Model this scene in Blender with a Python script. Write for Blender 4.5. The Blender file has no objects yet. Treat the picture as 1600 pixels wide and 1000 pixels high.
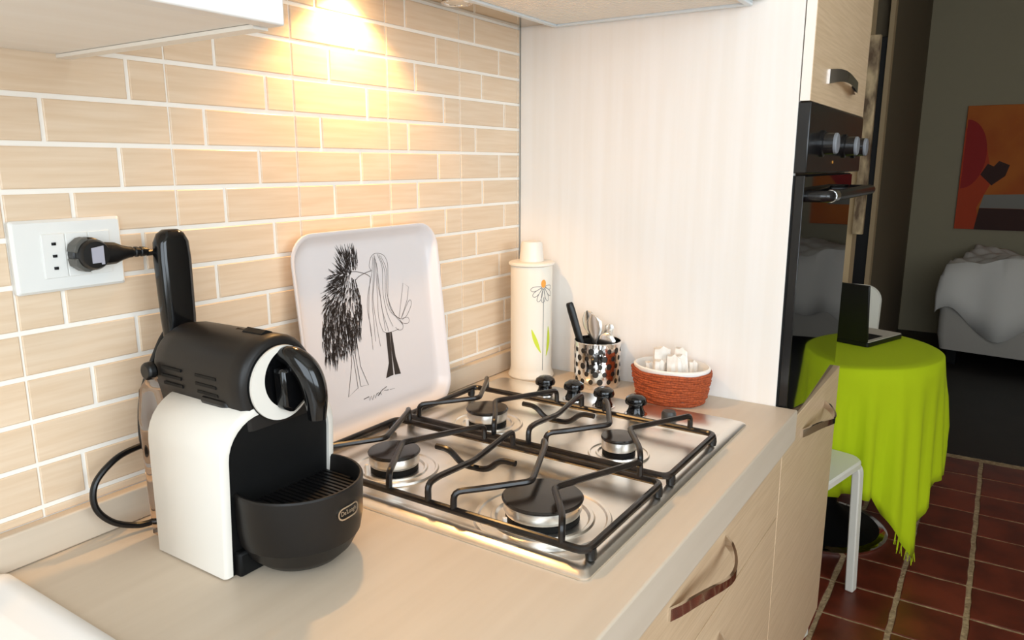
import bpy, math, random
from mathutils import Vector, Matrix

R = random.Random(7)
T = 0.885            # height of the worktop above the floor; builders below measure z from the worktop
scene = bpy.context.scene
COL = scene.collection
pi = math.pi

# ------------------------------------------------------------------ camera
def look(yaw, pitch, roll):
    fw = Vector((math.sin(yaw)*math.cos(pitch), math.cos(yaw)*math.cos(pitch), -math.sin(pitch)))
    r = Vector((math.cos(yaw), -math.sin(yaw), 0)); u = r.cross(fw)
    r2 = r*math.cos(roll)+u*math.sin(roll); u2 = u*math.cos(roll)-r*math.sin(roll)
    return Matrix((r2, u2, -fw)).transposed()
cd = bpy.data.cameras.new('camera'); cam = bpy.data.objects.new('camera', cd); COL.objects.link(cam)
cd.sensor_width = 36; cd.lens = 1165.3/1600*36; cd.clip_start = 0.02
M4 = look(0.9915, 0.2052, 0.0008).to_4x4(); M4.translation = (-0.37, -0.8832, 0.4394+T)
cam.matrix_world = M4
scene.camera = cam

# ------------------------------------------------------------------ world, daylight, added side fill, exposure
w = bpy.data.worlds.new('sky'); scene.world = w; w.use_nodes = True
bg = w.node_tree.nodes['Background']; bg.inputs[0].default_value = (0.86, 0.93, 1.0, 1); bg.inputs[1].default_value = 1.0
ld = bpy.data.lights.new('window_daylight', 'AREA'); ld.shape = 'RECTANGLE'; ld.size = 1.9; ld.size_y = 1.35
ld.energy = 26; ld.color = (0.80, 0.91, 1.0)
lo = bpy.data.objects.new('window_daylight', ld); COL.objects.link(lo)
lo.location = (-1.22, -1.55, 0.72+T); lo.rotation_euler = (pi/2, 0, -pi/2)
ld2 = bpy.data.lights.new('side_fill_light', 'AREA'); ld2.shape = 'RECTANGLE'; ld2.size = 1.5; ld2.size_y = 1.35  # fill light added on the right to brighten fronts, worktop and tiles
ld2.energy = 27; ld2.color = (0.80, 0.91, 1.0)
lo2 = bpy.data.objects.new('side_fill_light', ld2); COL.objects.link(lo2)
lo2.location = (-0.30, -2.82, 0.72+T); lo2.rotation_euler = (pi/2, 0, 0)
vs = scene.view_settings
vs.view_transform = 'Standard'; vs.look = 'None'; vs.gamma = 1.0; vs.use_curve_mapping = False
vs.exposure = 0.36

# ------------------------------------------------------------------ materials
def srgb(r, g, b):
    f = lambda c: (c/255/12.92) if c/255 <= 0.04045 else ((c/255+0.055)/1.055)**2.4
    return (f(r), f(g), f(b), 1)
MATS = {}
def mat(name, col, rough=0.5, metal=0.0, spec=0.5, var=None, bump=None, trans=0.0, ior=1.45, coat=0.0, emit=None, rnd=0.0):
    """var=(col2, scale xyz, amount)  bump=(scale xyz, strength, distance)"""
    if name in MATS: return MATS[name]
    m = bpy.data.materials.new(name); m.use_nodes = True; nt = m.node_tree; b = nt.nodes['Principled BSDF']
    b.inputs['Base Color'].default_value = col; b.inputs['Roughness'].default_value = rough
    b.inputs['Metallic'].default_value = metal; b.inputs['IOR'].default_value = ior
    b.inputs['Specular IOR Level'].default_value = spec
    b.inputs['Transmission Weight'].default_value = trans
    b.inputs['Coat Weight'].default_value = coat; b.inputs['Coat Roughness'].default_value = 0.05
    if emit:
        b.inputs['Emission Color'].default_value = emit[0]; b.inputs['Emission Strength'].default_value = emit[1]
    tc = nt.nodes.new('ShaderNodeTexCoord')
    def noise(scale, detail=4):
        mp = nt.nodes.new('ShaderNodeMapping'); mp.inputs['Scale'].default_value = scale
        nt.links.new(tc.outputs['Object'], mp.inputs[0])
        if rnd:
            oi = nt.nodes.new('ShaderNodeObjectInfo'); ad = nt.nodes.new('ShaderNodeVectorMath'); ad.operation = 'SCALE'
            cb = nt.nodes.new('ShaderNodeCombineXYZ')
            for i in range(3): nt.links.new(oi.outputs['Random'], cb.inputs[i])
            nt.links.new(cb.outputs[0], ad.inputs[0]); ad.inputs['Scale'].default_value = 40
            nt.links.new(ad.outputs[0], mp.inputs['Location'])
        n = nt.nodes.new('ShaderNodeTexNoise'); n.inputs['Scale'].default_value = 1; n.inputs['Detail'].default_value = detail
        nt.links.new(mp.outputs[0], n.inputs[0]); return n.outputs['Fac']
    last = None
    if var:
        mx = nt.nodes.new('ShaderNodeMix'); mx.data_type = 'RGBA'
        rp = nt.nodes.new('ShaderNodeMapRange'); rp.inputs[1].default_value = 0.35; rp.inputs[2].default_value = 0.65
        rp.inputs[3].default_value = 0; rp.inputs[4].default_value = var[2]
        nt.links.new(noise(var[1]), rp.inputs[0]); nt.links.new(rp.outputs[0], mx.inputs[0])
        mx.inputs[6].default_value = col; mx.inputs[7].default_value = var[0]
        last = mx.outputs[2]
    if rnd:
        oi = nt.nodes.new('ShaderNodeObjectInfo'); hs = nt.nodes.new('ShaderNodeHueSaturation')
        mr = nt.nodes.new('ShaderNodeMapRange'); mr.inputs[3].default_value = 1-rnd; mr.inputs[4].default_value = 1+rnd
        nt.links.new(oi.outputs['Random'], mr.inputs[0]); nt.links.new(mr.outputs[0], hs.inputs['Value'])
        if last: nt.links.new(last, hs.inputs['Color'])
        else: hs.inputs['Color'].default_value = col
        last = hs.outputs[0]
    if last: nt.links.new(last, b.inputs['Base Color'])
    if bump:
        bp = nt.nodes.new('ShaderNodeBump'); bp.inputs['Strength'].default_value = bump[1]; bp.inputs['Distance'].default_value = bump[2]
        nt.links.new(noise(bump[0]), bp.inputs['Height']); nt.links.new(bp.outputs[0], b.inputs['Normal'])
    MATS[name] = m; return m

BRICK = mat('wood_look_tile', srgb(226, 203, 176), 0.30, var=(srgb(216, 188, 156), (9, 9, 150), 0.7), rnd=0.03, bump=((20, 20, 260), 0.08, 0.0004))
GROUT = mat('pale_grout', srgb(244, 238, 228), 0.7)
TOPM = mat('worktop_laminate', srgb(206, 190, 170), 0.45, var=(srgb(196, 179, 158), (3, 45, 45), 0.5))
PANEL = mat('pale_wood_panel', srgb(240, 235, 229), 0.45, var=(srgb(235, 228, 219), (45, 45, 2.2), 0.7))
DOORM = mat('oak_laminate', srgb(220, 191, 156), 0.42, var=(srgb(203, 172, 135), (8, 60, 240), 0.75))
EDGE = mat('white_edging', srgb(240, 234, 224), 0.4)
CABW = mat('cabinet_underside', srgb(245, 239, 231), 0.5, var=(srgb(240, 232, 222), (3, 40, 40), 0.6))
STEEL = mat('polished_steel', (0.92, 0.87, 0.80, 1), 0.29, 1.0, var=((0.87, 0.81, 0.73, 1), (4, 60, 60), 0.5))
HOODST = mat('hood_steel', (0.60, 0.50, 0.38, 1), 0.12, 1.0)
CHROME = mat('chrome', (0.86, 0.84, 0.83, 1), 0.08, 1.0)
ALU = mat('burner_aluminium', (0.80, 0.79, 0.77, 1), 0.28, 1.0)
ALUF = mat('filter_aluminium', srgb(224, 232, 237), 0.4, 0.2)
ENAMEL = mat('black_enamel', srgb(30, 24, 21), 0.22, spec=0.6)
ROD = mat('enamelled_rod', srgb(15, 13, 12), 0.28, spec=0.5, var=(srgb(66, 50, 40), (45, 45, 45), 0.3))
BLACKP = mat('black_plastic', srgb(17, 16, 16), 0.35)
BLACKG = mat('gloss_black_plastic', srgb(10, 10, 11), 0.12, spec=0.6)
MATTEK = mat('matte_brown_black', srgb(25, 22, 20), 0.42, spec=0.4, bump=((900, 900, 900), 0.08, 0.0003))
DEEP = mat('matte_black', srgb(8, 8, 8), 0.6, spec=0.3)
WHITEP = mat('cream_white_plastic', srgb(228, 222, 212), 0.33)
WHITES = mat('white_socket_plastic', srgb(228, 227, 222), 0.35)
TRAYW = mat('white_melamine', srgb(220, 212, 210), 0.25, spec=0.5)
INK = mat('ink', srgb(48, 38, 33), 0.6)
INKL = mat('pencil_line', srgb(88, 76, 70), 0.6)
CANW = mat('cream_glazed_plastic', srgb(232, 225, 212), 0.3)
GREYL = mat('grey_line', srgb(120, 118, 118), 0.6)
ORANGE = mat('orange_paint', srgb(233, 160, 70), 0.6)
LIME = mat('lime_paint', srgb(200, 214, 60), 0.6)
WICKER = mat('orange_fibre', srgb(178, 84, 40), 0.75, var=(srgb(120, 50, 24), (300, 300, 300), 0.8), bump=((500, 500, 500), 0.5, 0.002))
CLOTHW = mat('white_cloth', srgb(236, 232, 226), 0.85)
PAPER = mat('white_paper', srgb(240, 234, 226), 0.7, var=(srgb(222, 206, 188), (60, 60, 60), 0.6))
GREEN = mat('lime_cloth', srgb(188, 210, 4), 0.9, bump=((400, 400, 400), 0.15, 0.001))
WHITEM = mat('white_lacquer', srgb(238, 234, 222), 0.35)
OVENG = mat('oven_glass', srgb(9, 9, 10), 0.03, spec=0.9, ior=1.55)
OVENB = mat('oven_black', srgb(20, 19, 20), 0.22, spec=0.6)
KNOBG = mat('grey_knob', srgb(128, 130, 134), 0.4)
TERRA = mat('terracotta', srgb(122, 52, 34), 0.34, var=(srgb(80, 32, 22), (9, 9, 9), 0.8), rnd=0.14)
MORTAR = mat('rough_mortar', srgb(196, 168, 130), 0.9, var=(srgb(146, 118, 88), (60, 60, 60), 0.8), bump=((120, 120, 120), 0.9, 0.006))
DARKF = mat('dark_floor', srgb(40, 34, 31), 0.5, var=(srgb(30, 26, 24), (8, 8, 8), 0.8))
PLASTER = mat('olive_plaster', srgb(174, 164, 138), 0.85)
PLASTD = mat('brown_plaster', srgb(120, 106, 84), 0.85)
PLASTW = mat('white_plaster', srgb(226, 220, 208), 0.85)
TANP = mat('tan_plaster', srgb(196, 170, 132), 0.8)
DARKD = mat('dark_door', srgb(20, 17, 15), 0.5)
SPECK = mat('speckled_wood', srgb(202, 178, 140), 0.6, var=(srgb(70, 44, 26), (26, 26, 9), 0.9))
SOFA = mat('grey_upholstery', srgb(190, 184, 176), 0.9)
SMOKE = mat('smoky_tank', (0.95, 0.90, 0.88, 1), 0.04, trans=1.0, ior=1.08)
GLASS = mat('window_glass', (1, 1, 1, 1), 0.0, trans=1.0, ior=1.02)
CUTL = mat('satin_cutlery_steel', (0.92, 0.90, 0.87, 1), 0.22, 1.0)
BADGE = mat('badge_silver', (0.72, 0.64, 0.54, 1), 0.3, 1.0)

# ------------------------------------------------------------------ mesh helpers
class MB:
    def __init__(s): s.v = []; s.f = []
    def add(s, vs, fs):
        o = len(s.v); s.v += [tuple(v) for v in vs]; s.f += [tuple(i+o for i in f) for f in fs]; return s
    def box(s, lo, hi):
        (a, b, c), (d, e, f) = lo, hi
        return s.add([(a,b,c),(d,b,c),(d,e,c),(a,e,c),(a,b,f),(d,b,f),(d,e,f),(a,e,f)],
                     [(3,2,1,0),(4,5,6,7),(0,1,5,4),(1,2,6,5),(2,3,7,6),(3,0,4,7)])
    def loft(s, rings, cap0=True, cap1=True, closed=False):
        n = len(rings[0]); vs = [p for r in rings for p in r]; fs = []
        m = len(rings)
        for i in range(m if closed else m-1):
            for k in range(n):
                a = i*n+k; b = i*n+(k+1) % n; j = (i+1) % m
                fs.append((a, b, j*n+(k+1) % n, j*n+k))
        if not closed:
            if cap0: fs.append(tuple(range(n-1, -1, -1)))
            if cap1: fs.append(tuple((m-1)*n+k for k in range(n)))
        return s.add(vs, fs)
    def tube(s, pts, r, seg=8, closed=False):
        P = [Vector(p) for p in pts]; n = len(P); rings = []
        rr = r if isinstance(r, (list, tuple)) else [r]*n
        nrm = None
        for i in range(n):
            a = P[(i-1) % n] if (closed or i > 0) else P[0]
            b = P[(i+1) % n] if (closed or i < n-1) else P[-1]
            t = (b-a).normalized()
            if nrm is None:
                nrm = t.orthogonal().normalized()
            else:
                nrm = (nrm - t*nrm.dot(t)); nrm = nrm.normalized() if nrm.length > 1e-6 else t.orthogonal().normalized()
            bn = t.cross(nrm)
            rings.append([P[i]+(nrm*math.cos(2*pi*k/seg)+bn*math.sin(2*pi*k/seg))*rr[i] for k in range(seg)])
        return s.loft(rings, closed=closed)
    def lathe(s, prof, seg=32, c=(0, 0), sx=1, sy=1):
        rings = [[(c[0]+sx*r*math.cos(2*pi*k/seg), c[1]+sy*r*math.sin(2*pi*k/seg), z) for k in range(seg)] for r, z in prof]
        return s.loft(rings)
    def prism(s, poly, fn, d0, d1):
        """poly 2-D outline, fn(u,v,d)->3-D"""
        return s.loft([[fn(u, v, d0) for u, v in poly], [fn(u, v, d1) for u, v in poly]])
    def tf(s, m):
        s.v = [tuple(m @ Vector(v)) for v in s.v]; return s
    def mesh(s, name, smooth=35):
        me = bpy.data.meshes.new(name); me.from_pydata(s.v, [], s.f); me.update()
        import bmesh
        bm = bmesh.new(); bm.from_mesh(me); bmesh.ops.recalc_face_normals(bm, faces=bm.faces); bm.to_mesh(me); bm.free()
        if smooth:
            me.polygons.foreach_set('use_smooth', [True]*len(me.polygons)); me.set_sharp_from_angle(angle=math.radians(smooth))
        return me
    def build(s, name, m, parent=None, bevel=0, smooth=35, seg=2, **kw):
        me = s.mesh(name, smooth); me.materials.append(m)
        o = bpy.data.objects.new(name, me); COL.objects.link(o)
        if bevel:
            b = o.modifiers.new('bevel', 'BEVEL'); b.width = bevel; b.segments = seg; b.limit_method = 'ANGLE'; b.angle_limit = math.radians(40)
        if parent: o.parent = parent
        else: o.location.z = T
        for k, v in kw.items(): o[k] = v
        return o

def thing(name, label, cat, loc=(0, 0, 0), rz=0, group=None):
    o = bpy.data.objects.new(name, None); COL.objects.link(o); o.empty_display_size = 0.02
    o.location = (loc[0], loc[1], loc[2]+T); o.rotation_euler = (0, 0, rz)
    o['label'] = label; o['category'] = cat
    if group: o['group'] = group
    return o
def tag(o, label, cat, group=None):
    o['label'] = label; o['category'] = cat
    if group: o['group'] = group
    return o
def struct(name, mb, m, parent=None, **kw):
    o = mb.build(name, m, parent, **kw)
    o['kind'] = 'structure'; return o
def copy_tree(o, parent=None):
    c = o.copy(); COL.objects.link(c); c.parent = parent
    for ch in list(o.children): copy_tree(ch, c)
    return c
def rrect(x0, x1, y0, y1, r, z, n=5):
    out = []
    for cx, cy, a in ((x1-r, y1-r, 0), (x0+r, y1-r, 90), (x0+r, y0+r, 180), (x1-r, y0+r, 270)):
        for k in range(n+1):
            t = math.radians(a+90*k/n); out.append((cx+r*math.cos(t), cy+r*math.sin(t), z))
    return out
def fillet(pts, r, n=4, closed=False):
    P = [Vector(p) for p in pts]; out = []; m = len(P)
    for i, p in enumerate(P):
        if not closed and i in (0, m-1): out.append(p); continue
        a = P[(i-1) % m]-p; b = P[(i+1) % m]-p
        d = min(r, a.length*0.45, b.length*0.45); A = p+a.normalized()*d; B = p+b.normalized()*d
        for k in range(n+1):
            t = k/n; out.append(A*(1-t)**2+p*2*t*(1-t)+B*t*t)
    return out
def spline(pts, n=8):
    P = [Vector(p) for p in pts]; P = [P[0]*2-P[1]]+P+[P[-1]*2-P[-2]]; out = []
    for i in range(1, len(P)-2):
        for k in range(n):
            t = k/n; a, b, c, d = P[i-1:i+3]
            out.append(0.5*((2*b)+(c-a)*t+(2*a-5*b+4*c-d)*t*t+(3*b-a-3*c+d)*t**3))
    out.append(P[-2]); return out
def ribbon(mb, pts, wd, fn, taper=False):
    """flat stroke in a (u,v) plane"""
    P = [Vector((p[0], p[1])) for p in pts]; n = len(P); vs = []; fs = []
    for i in range(n):
        t = (P[min(i+1, n-1)]-P[max(i-1, 0)]); t = t.normalized() if t.length > 1e-9 else Vector((1, 0))
        q = Vector((-t.y, t.x))*wd*0.5*(1-0.85*i/(n-1) if taper else 1)
        vs += [fn(*(P[i]+q)), fn(*(P[i]-q))]
        if i: fs.append((2*i-2, 2*i-1, 2*i+1, 2*i))
    mb.add(vs, fs)

# ================================================================== SETTING
FZ = -T
XC, XT = 1.0093, 1.565           # tall cabinet left face and right face
struct('floor', MB().box((-1.35, -3.3, FZ-0.06), (3.52, 0.6, FZ-0.0025)), MORTAR)
fl = bpy.data.objects['floor']
tile_me = {}
def tile_mesh(v):
    rr = random.Random(v); tx, ty = 0.203, 0.188; a, b = 0.0045, 0.0085
    rings = []
    base = [(-tx/2+a, -ty/2+b), (tx/2-a, -ty/2+b), (tx/2-a, ty/2-b), (-tx/2+a, ty/2-b)]
    out = []
    for i in range(4):
        p, q = base[i], base[(i+1) % 4]
        for k in range(4):
            t = k/4; j = 0.0022 if k else 0.001
            out.append((p[0]+(q[0]-p[0])*t+rr.uniform(-j, j), p[1]+(q[1]-p[1])*t+rr.uniform(-j, j)))
    rings = [[(x, y, -0.012) for x, y in out], [(x, y, -0.002) for x, y in out], [(x*0.975, y*0.975, 0) for x, y in out]]
    me = MB().loft(rings).mesh('floor_tile'); me.materials.append(TERRA); return me
tms = [tile_mesh(i) for i in range(6)]
for i in range(-6, 15):
    for j in range(0, 9):
        o = bpy.data.objects.new('floor_tile', tms[R.randrange(6)]); COL.objects.link(o); o.parent = fl
        o.location = (0.421+0.2035*i+0.1015, -0.364-0.1865*j-0.094, FZ)
struct('floor_far', MB().box((3.52, -3.3, FZ-0.06), (6.6, 1.5, FZ)), DARKF)
struct('ceiling', MB().box((-1.35, -3.3, 1.83), (6.6, 1.5, 1.9)), PLASTW)

# tiled wall: grout bed with every printed brick proud of it
WB = struct('wall_left', MB().box((-1.2, 0.0022, FZ), (3.4, 0.12, 1.83)), GROUT)
H, Z7, W = 0.0508, 0.055, 0.20
FR = {0: 0.36, 1: 0.755, 2: 0.25, 3: 0.66}
bm_cache = {}
def brick_mesh(w_, h_):
    k = (round(w_, 5), round(h_, 5))
    if k not in bm_cache:
        a, b = w_/2, h_/2; e = 0.0011
        bk = [(-a, 0.004, -b), (a, 0.004, -b), (a, 0.004, b), (-a, 0.004, b)]
        md = [(x, 0.0009, z) for x, _, z in bk]; fr = [(x-math.copysign(e, x), 0, z-math.copysign(e, z)) for x, _, z in bk]
        me = MB().loft([bk, md, fr]).mesh('brick', 0); me.materials.append(BRICK); bm_cache[k] = me
    return bm_cache[k]
for r in range(-8, 8):
    zt, zb = Z7+(7-r)*H, Z7+(6-r)*H
    if r == 7: zb = 0.040
    for t in range(-3, 6):
        x0, x1 = t*W, (t+1)*W
        xm = x0+FR[r % 4]*W
        for a, b, sl, sr in ((x0, xm, 0.0014, 0.0026), (xm, x1, 0.0026, 0.0014)):
            a += sl; b = min(b-sr, XC-0.001)
            if b-a < 0.004 or a < -0.45: continue
            o = bpy.data.objects.new('brick', brick_mesh(b-a, zt-zb-0.0056)); COL.objects.link(o); o.parent = WB
            o.location = ((a+b)/2, 0, (zt+zb)/2)

# rear wall behind the photographer, with the window the daylight comes through
mb = MB(); y0, y1, z0, z1 = -2.5, -0.6, 0.05, 1.40
mb.box((-1.32, -3.3, FZ), (-1.2, y0, 1.83)); mb.box((-1.32, y1, FZ), (-1.2, 0.12, 1.83))
mb.box((-1.32, y0, FZ), (-1.2, y1, z0)); mb.box((-1.32, y0, z1), (-1.2, y1, 1.83))
struct('wall_rear', mb, PLASTW)
mb = MB()
for a, b in ((y0, y0+0.05), (y1-0.05, y1), ((y0+y1)/2-0.04, (y0+y1)/2+0.04)): mb.box((-1.30, a, z0), (-1.25, b, z1))
mb.box((-1.30, y0, z0), (-1.25, y1, z0+0.05)); mb.box((-1.30, y0, z1-0.05), (-1.25, y1, z1))
wn = struct('window_1', mb, WHITEM)
MB().box((-1.278, y0+0.05, z0+0.05), (-1.274, y1-0.05, z1-0.05)).build('pane', GLASS, wn)
mb = MB(); wx0, wx1 = -1.05, 0.45
mb.box((-1.32, -2.92, FZ), (wx0, -2.80, 1.83)); mb.box((wx1, -2.92, FZ), (6.6, -2.80, 1.83))
mb.box((wx0, -2.92, FZ), (wx1, -2.80, z0)); mb.box((wx0, -2.92, z1), (wx1, -2.80, 1.83))
struct('wall_right', mb, PLASTW)
mb = MB()
for a, b in ((wx0, wx0+0.05), (wx1-0.05, wx1), ((wx0+wx1)/2-0.04, (wx0+wx1)/2+0.04)): mb.box((a, -2.90, z0), (b, -2.85, z1))
mb.box((wx0, -2.90, z0), (wx1, -2.85, z0+0.05)); mb.box((wx0, -2.90, z1-0.05), (wx1, -2.85, z1))
wn2 = struct('added_window', mb, WHITEM)  # unseen window, added to give the side fill an opening
MB().box((wx0+0.05, -2.878, z0+0.05), (wx1-0.05, -2.874, z1-0.05)).build('pane', GLASS, wn2)
struct('wall_far', MB().box((6.4, -3.3, FZ), (6.5, 1.5, 1.83)), PLASTER)
struct('wall_pier', MB().box((3.4, -0.305, FZ), (3.52, 1.5, 1.83)), TANP)
struct('wall_side', MB().box((4.5, -0.258, FZ), (6.4, 0.3, 1.83)), PLASTD)
struct('wall_niche', MB().box((3.52, 0.75, FZ), (6.4, 0.85, 1.83)), PLASTD)
d2 = struct('door_1', MB().box((4.44, -0.236, FZ), (4.495, 0.7, 1.14)), DARKD, bevel=0.003)
struct('trim_1', MB().box((4.42, -0.262, FZ), (4.499, -0.237, 1.83)), TANP)

# upstand behind the worktop and plinth under the units
struct('trim_2', MB().box((-1.19, -0.014, 0.0005), (XC-0.001, 0.0021, 0.042)), TOPM, bevel=0.002)
struct('baseboard_left', MB().box((-1.19, -0.50, FZ), (XT, -0.47, FZ+0.145)), DARKD)

# ================================================================== CABINETS
def strap_handle(parent, x0, x1, y, z, wd=0.015, bow=0.038, name='handle'):
    """flat chrome strap bowed away from the front"""
    n = 16; rings = []
    for i in range(n+1):
        t = i/n; x = x0+(x1-x0)*t
        s_ = math.sin(pi*t); off = bow*(s_**0.75)*(0.75+0.5*t) if 0 < t < 1 else 0
        th = 0.0022; y_ = y-0.001-off
        dz = 0.006*math.sin(2*pi*t)
        h = wd/2*(0.8+0.35*abs(2*t-1))
        rings.append([(x, y_-th, z+dz-h), (x, y_-th, z+dz+h), (x, y_+th, z+dz+h), (x, y_+th, z+dz-h)])
    return MB().loft(rings).build(name, CHROME, parent, smooth=40)

YF = -0.586
def base_unit(x0, x1, label, splits):
    t = thing('base_cabinet', label, 'cabinet', (0, 0, 0))
    MB().box((x0, -0.566, FZ+0.145), (x1, -0.02, -0.061)).build('body', CABW, t)
    for (a, b) in splits:
        d = MB().box((x0+0.0015, YF, a), (x1-0.0015, -0.567, b)).build('drawer', DOORM, t, bevel=0.001)
        strap_handle(d, (x0+x1)/2-0.115, (x0+x1)/2+0.115, YF, b-0.05 if b > -0.1 else b-0.06)
    return t
base_unit(0.112, 1.0075, 'pale wood drawer unit under the gas hob', [(-0.216, -0.066), (-0.474, -0.219), (FZ+0.150, -0.477)])
t = thing('base_cabinet', 'pale wood cabinet under the draining board', 'cabinet')
MB().box((-1.18, -0.566, FZ+0.145), (0.11, -0.02, -0.061)).build('body', CABW, t)
for a, b in ((-1.178, -0.80), (-0.797, -0.36), (-0.357, 0.108)):
    d = MB().box((a, YF, FZ+0.15), (b, -0.567, -0.066)).build('door', DOORM, t, bevel=0.001)
    strap_handle(d, (a+b)/2-0.1, (a+b)/2+0.1, YF, -0.13)

wt = MB().box((-1.19, -0.6076, -0.0598), (XC-0.0005, -0.0005, 0)).build('worktop', TOPM, bevel=0.003, seg=3)
tag(wt, 'long grey-beige laminate kitchen worktop with rounded front edge', 'worktop')

# tall cabinet with the oven
tc = thing('tall_cabinet', 'tall pale wood oven cabinet closing off the worktop', 'cabinet')
ZT = 1.35
MB().box((XC, -0.567, FZ+0.145), (XC+0.018, -0.003, ZT)).build('side_panel', PANEL, tc)
MB().box((XT-0.018, -0.567, FZ+0.145), (XT, -0.003, ZT)).build('side_panel', DOORM, tc)
for z in (FZ+0.145, -0.065, 0.552, ZT-0.018):
    MB().box((XC+0.0185, -0.56, z), (XT-0.0185, -0.006, z+0.018)).build('shelf', PANEL, tc)
MB().box((XC+0.0185, -0.02, FZ+0.165), (XT-0.0185, -0.004, ZT-0.02)).build('back_panel', PANEL, tc)
ud = MB().box((XC+0.002, YF, 0.547), (XT-0.002, -0.569, ZT)).build('door', DOORM, tc, bevel=0.0012)
MB().box((XC+0.0012, YF+0.001, 0.547), (XC+0.0022, -0.569, ZT)).build('edge_band', EDGE, ud)
strap_handle(ud, 1.14, 1.40, YF, 0.598, wd=0.022, bow=0.020)
ldw = MB().box((XC+0.002, YF, FZ+0.175), (XT-0.002, -0.569, -0.046)).build('door', DOORM, tc, bevel=0.0012)
strap_handle(ldw, 1.17, 1.40, YF, -0.10)

ov = thing('built_in_oven', 'black glass built-in oven with round knobs in the tall cabinet', 'oven')
OX0, OX1 = XC+0.019, XT-0.019
MB().box((OX0, -0.560, -0.044), (OX1, -0.10, 0.545)).build('body', OVENB, ov)
MB().box((XC+0.003, -0.588, 0.425), (XT-0.003, -0.5605, 0.5455)).build('control_panel', OVENB, ov, bevel=0.002)
od = MB().box((XC+0.003, -0.571, -0.043), (XT-0.003, -0.5605, 0.421)).build('door', DEEP, ov)
MB().box((XC+0.003, -0.5865, -0.043), (XC+0.0075, -0.5712, 0.421)).build('door_stile', OVENB, od, bevel=0.0008)
ga, gb = -0.5862, -0.5745        # glass angled slightly so its reflection takes in the green table
MB().loft([[(XC+0.008, -0.5713, z), (XT-0.004, -0.5713, z), (XT-0.004, gb, z), (XC+0.008, ga, z)] for z in (-0.041, 0.419)]).build('glass', OVENG, od, smooth=0)
hb = MB().tube(fillet([(1.04, -0.5862, 0.385), (1.04, -0.622, 0.385), (1.535, -0.622, 0.385), (1.535, -0.5762, 0.385)], 0.012), 0.0105, 12).build('handle', OVENB, od)
MB().tube([(1.062, -0.622, 0.385), (1.10, -0.622, 0.385)], 0.0115, 12).build('collar', CHROME, hb)
for x in (1.125, 1.345, 1.46):
    k = MB().lathe([(0.024, 0), (0.024, 0.004), (0.020, 0.006), (0.019, 0.022)], 24).tf(Matrix.Translation((x, -0.588, 0.478)) @ Matrix.Rotation(pi/2, 4, 'X')).build('knob', OVENB, ov)
    MB().lathe([(0.019, 0.0221), (0.019, 0.026), (0.017, 0.028)], 24).tf(Matrix.Translation((x, -0.588, 0.478)) @ Matrix.Rotation(pi/2, 4, 'X')).build('cap', KNOBG, k)
MB().tube([(1.235, -0.5885, 0.445), (1.235, -0.5895, 0.445)], 0.003, 10).build('indicator_lamp', ORANGE, ov)

# wall cabinet over the socket
wc = thing('wall_cabinet', 'pale wall cabinet hanging above the electric socket', 'cabinet')
WX, WZ = 0.088, 0.553
MB().box((-0.75, -0.33, WZ+0.004), (WX-0.0005, -0.0005, 1.25)).build('body', CABW, wc)
MB().box((WX-0.016, -0.330, WZ), (WX, -0.0005, WZ+0.0035)).build('edge_band', EDGE, wc)
for a, b in ((-0.75, -0.333), (-0.331, WX)):
    MB().box((a, -0.352, WZ+0.002), (b, -0.332, 1.25)).build('door', PANEL, wc, bevel=0.0015)

# range hood
hd = thing('range_hood', 'steel range hood above the gas hob with grille', 'hood')
HZ = 0.7175; HX0, HX1 = 0.27, XC-0.003
MB().box((HX0, -0.50, HZ), (HX1, -0.002, HZ+0.07)).build('body', HOODST, hd)
MB().loft([[(HX0, -0.50, HZ+0.0702), (HX1, -0.50, HZ+0.0702), (HX1, -0.002, HZ+0.0702), (HX0, -0.002, HZ+0.0702)],
           [(0.52, -0.32, HZ+0.30), (0.78, -0.32, HZ+0.30), (0.78, -0.002, HZ+0.30), (0.52, -0.002, HZ+0.30)],
           [(0.52, -0.32, 1.2), (0.78, -0.32, 1.2), (0.78, -0.002, 1.2), (0.52, -0.002, 1.2)]]).build('chimney', HOODST, hd)
FX0, FX1, FY0, FY1 = HX0+0.01, HX1-0.002, -0.48, -0.086
ff = MB().box((FX0, FY0, HZ-0.004), (FX1, FY1, HZ-0.0005)).build('filter', ALUF, hd)
m2 = MB()
n = 80
for i in range(n):
    x = FX0+0.014+(FX1-FX0-0.028)*(i+0.5)/n
    m2.box((x-0.0022, FY0+0.012, HZ-0.0055), (x+0.0022, FY1-0.012, HZ-0.0041))
m2.build('grille', mat('grille_grey', srgb(236, 230, 220), 0.5), ff, kind='stuff')
for a, b in (((FX0, FY1-0.011), (FX1, FY1)), ((FX0, FY0), (FX1, FY0+0.011)), ((FX1-0.011, FY0+0.0112), (FX1, FY1-0.0112)), ((FX0, FY0+0.0112), (FX0+0.011, FY1-0.0112))):
    MB().box((a[0], a[1], HZ-0.009), (b[0], b[1], HZ-0.0042)).build('frame_bar', ALUF, ff, bevel=0.001)
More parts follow.
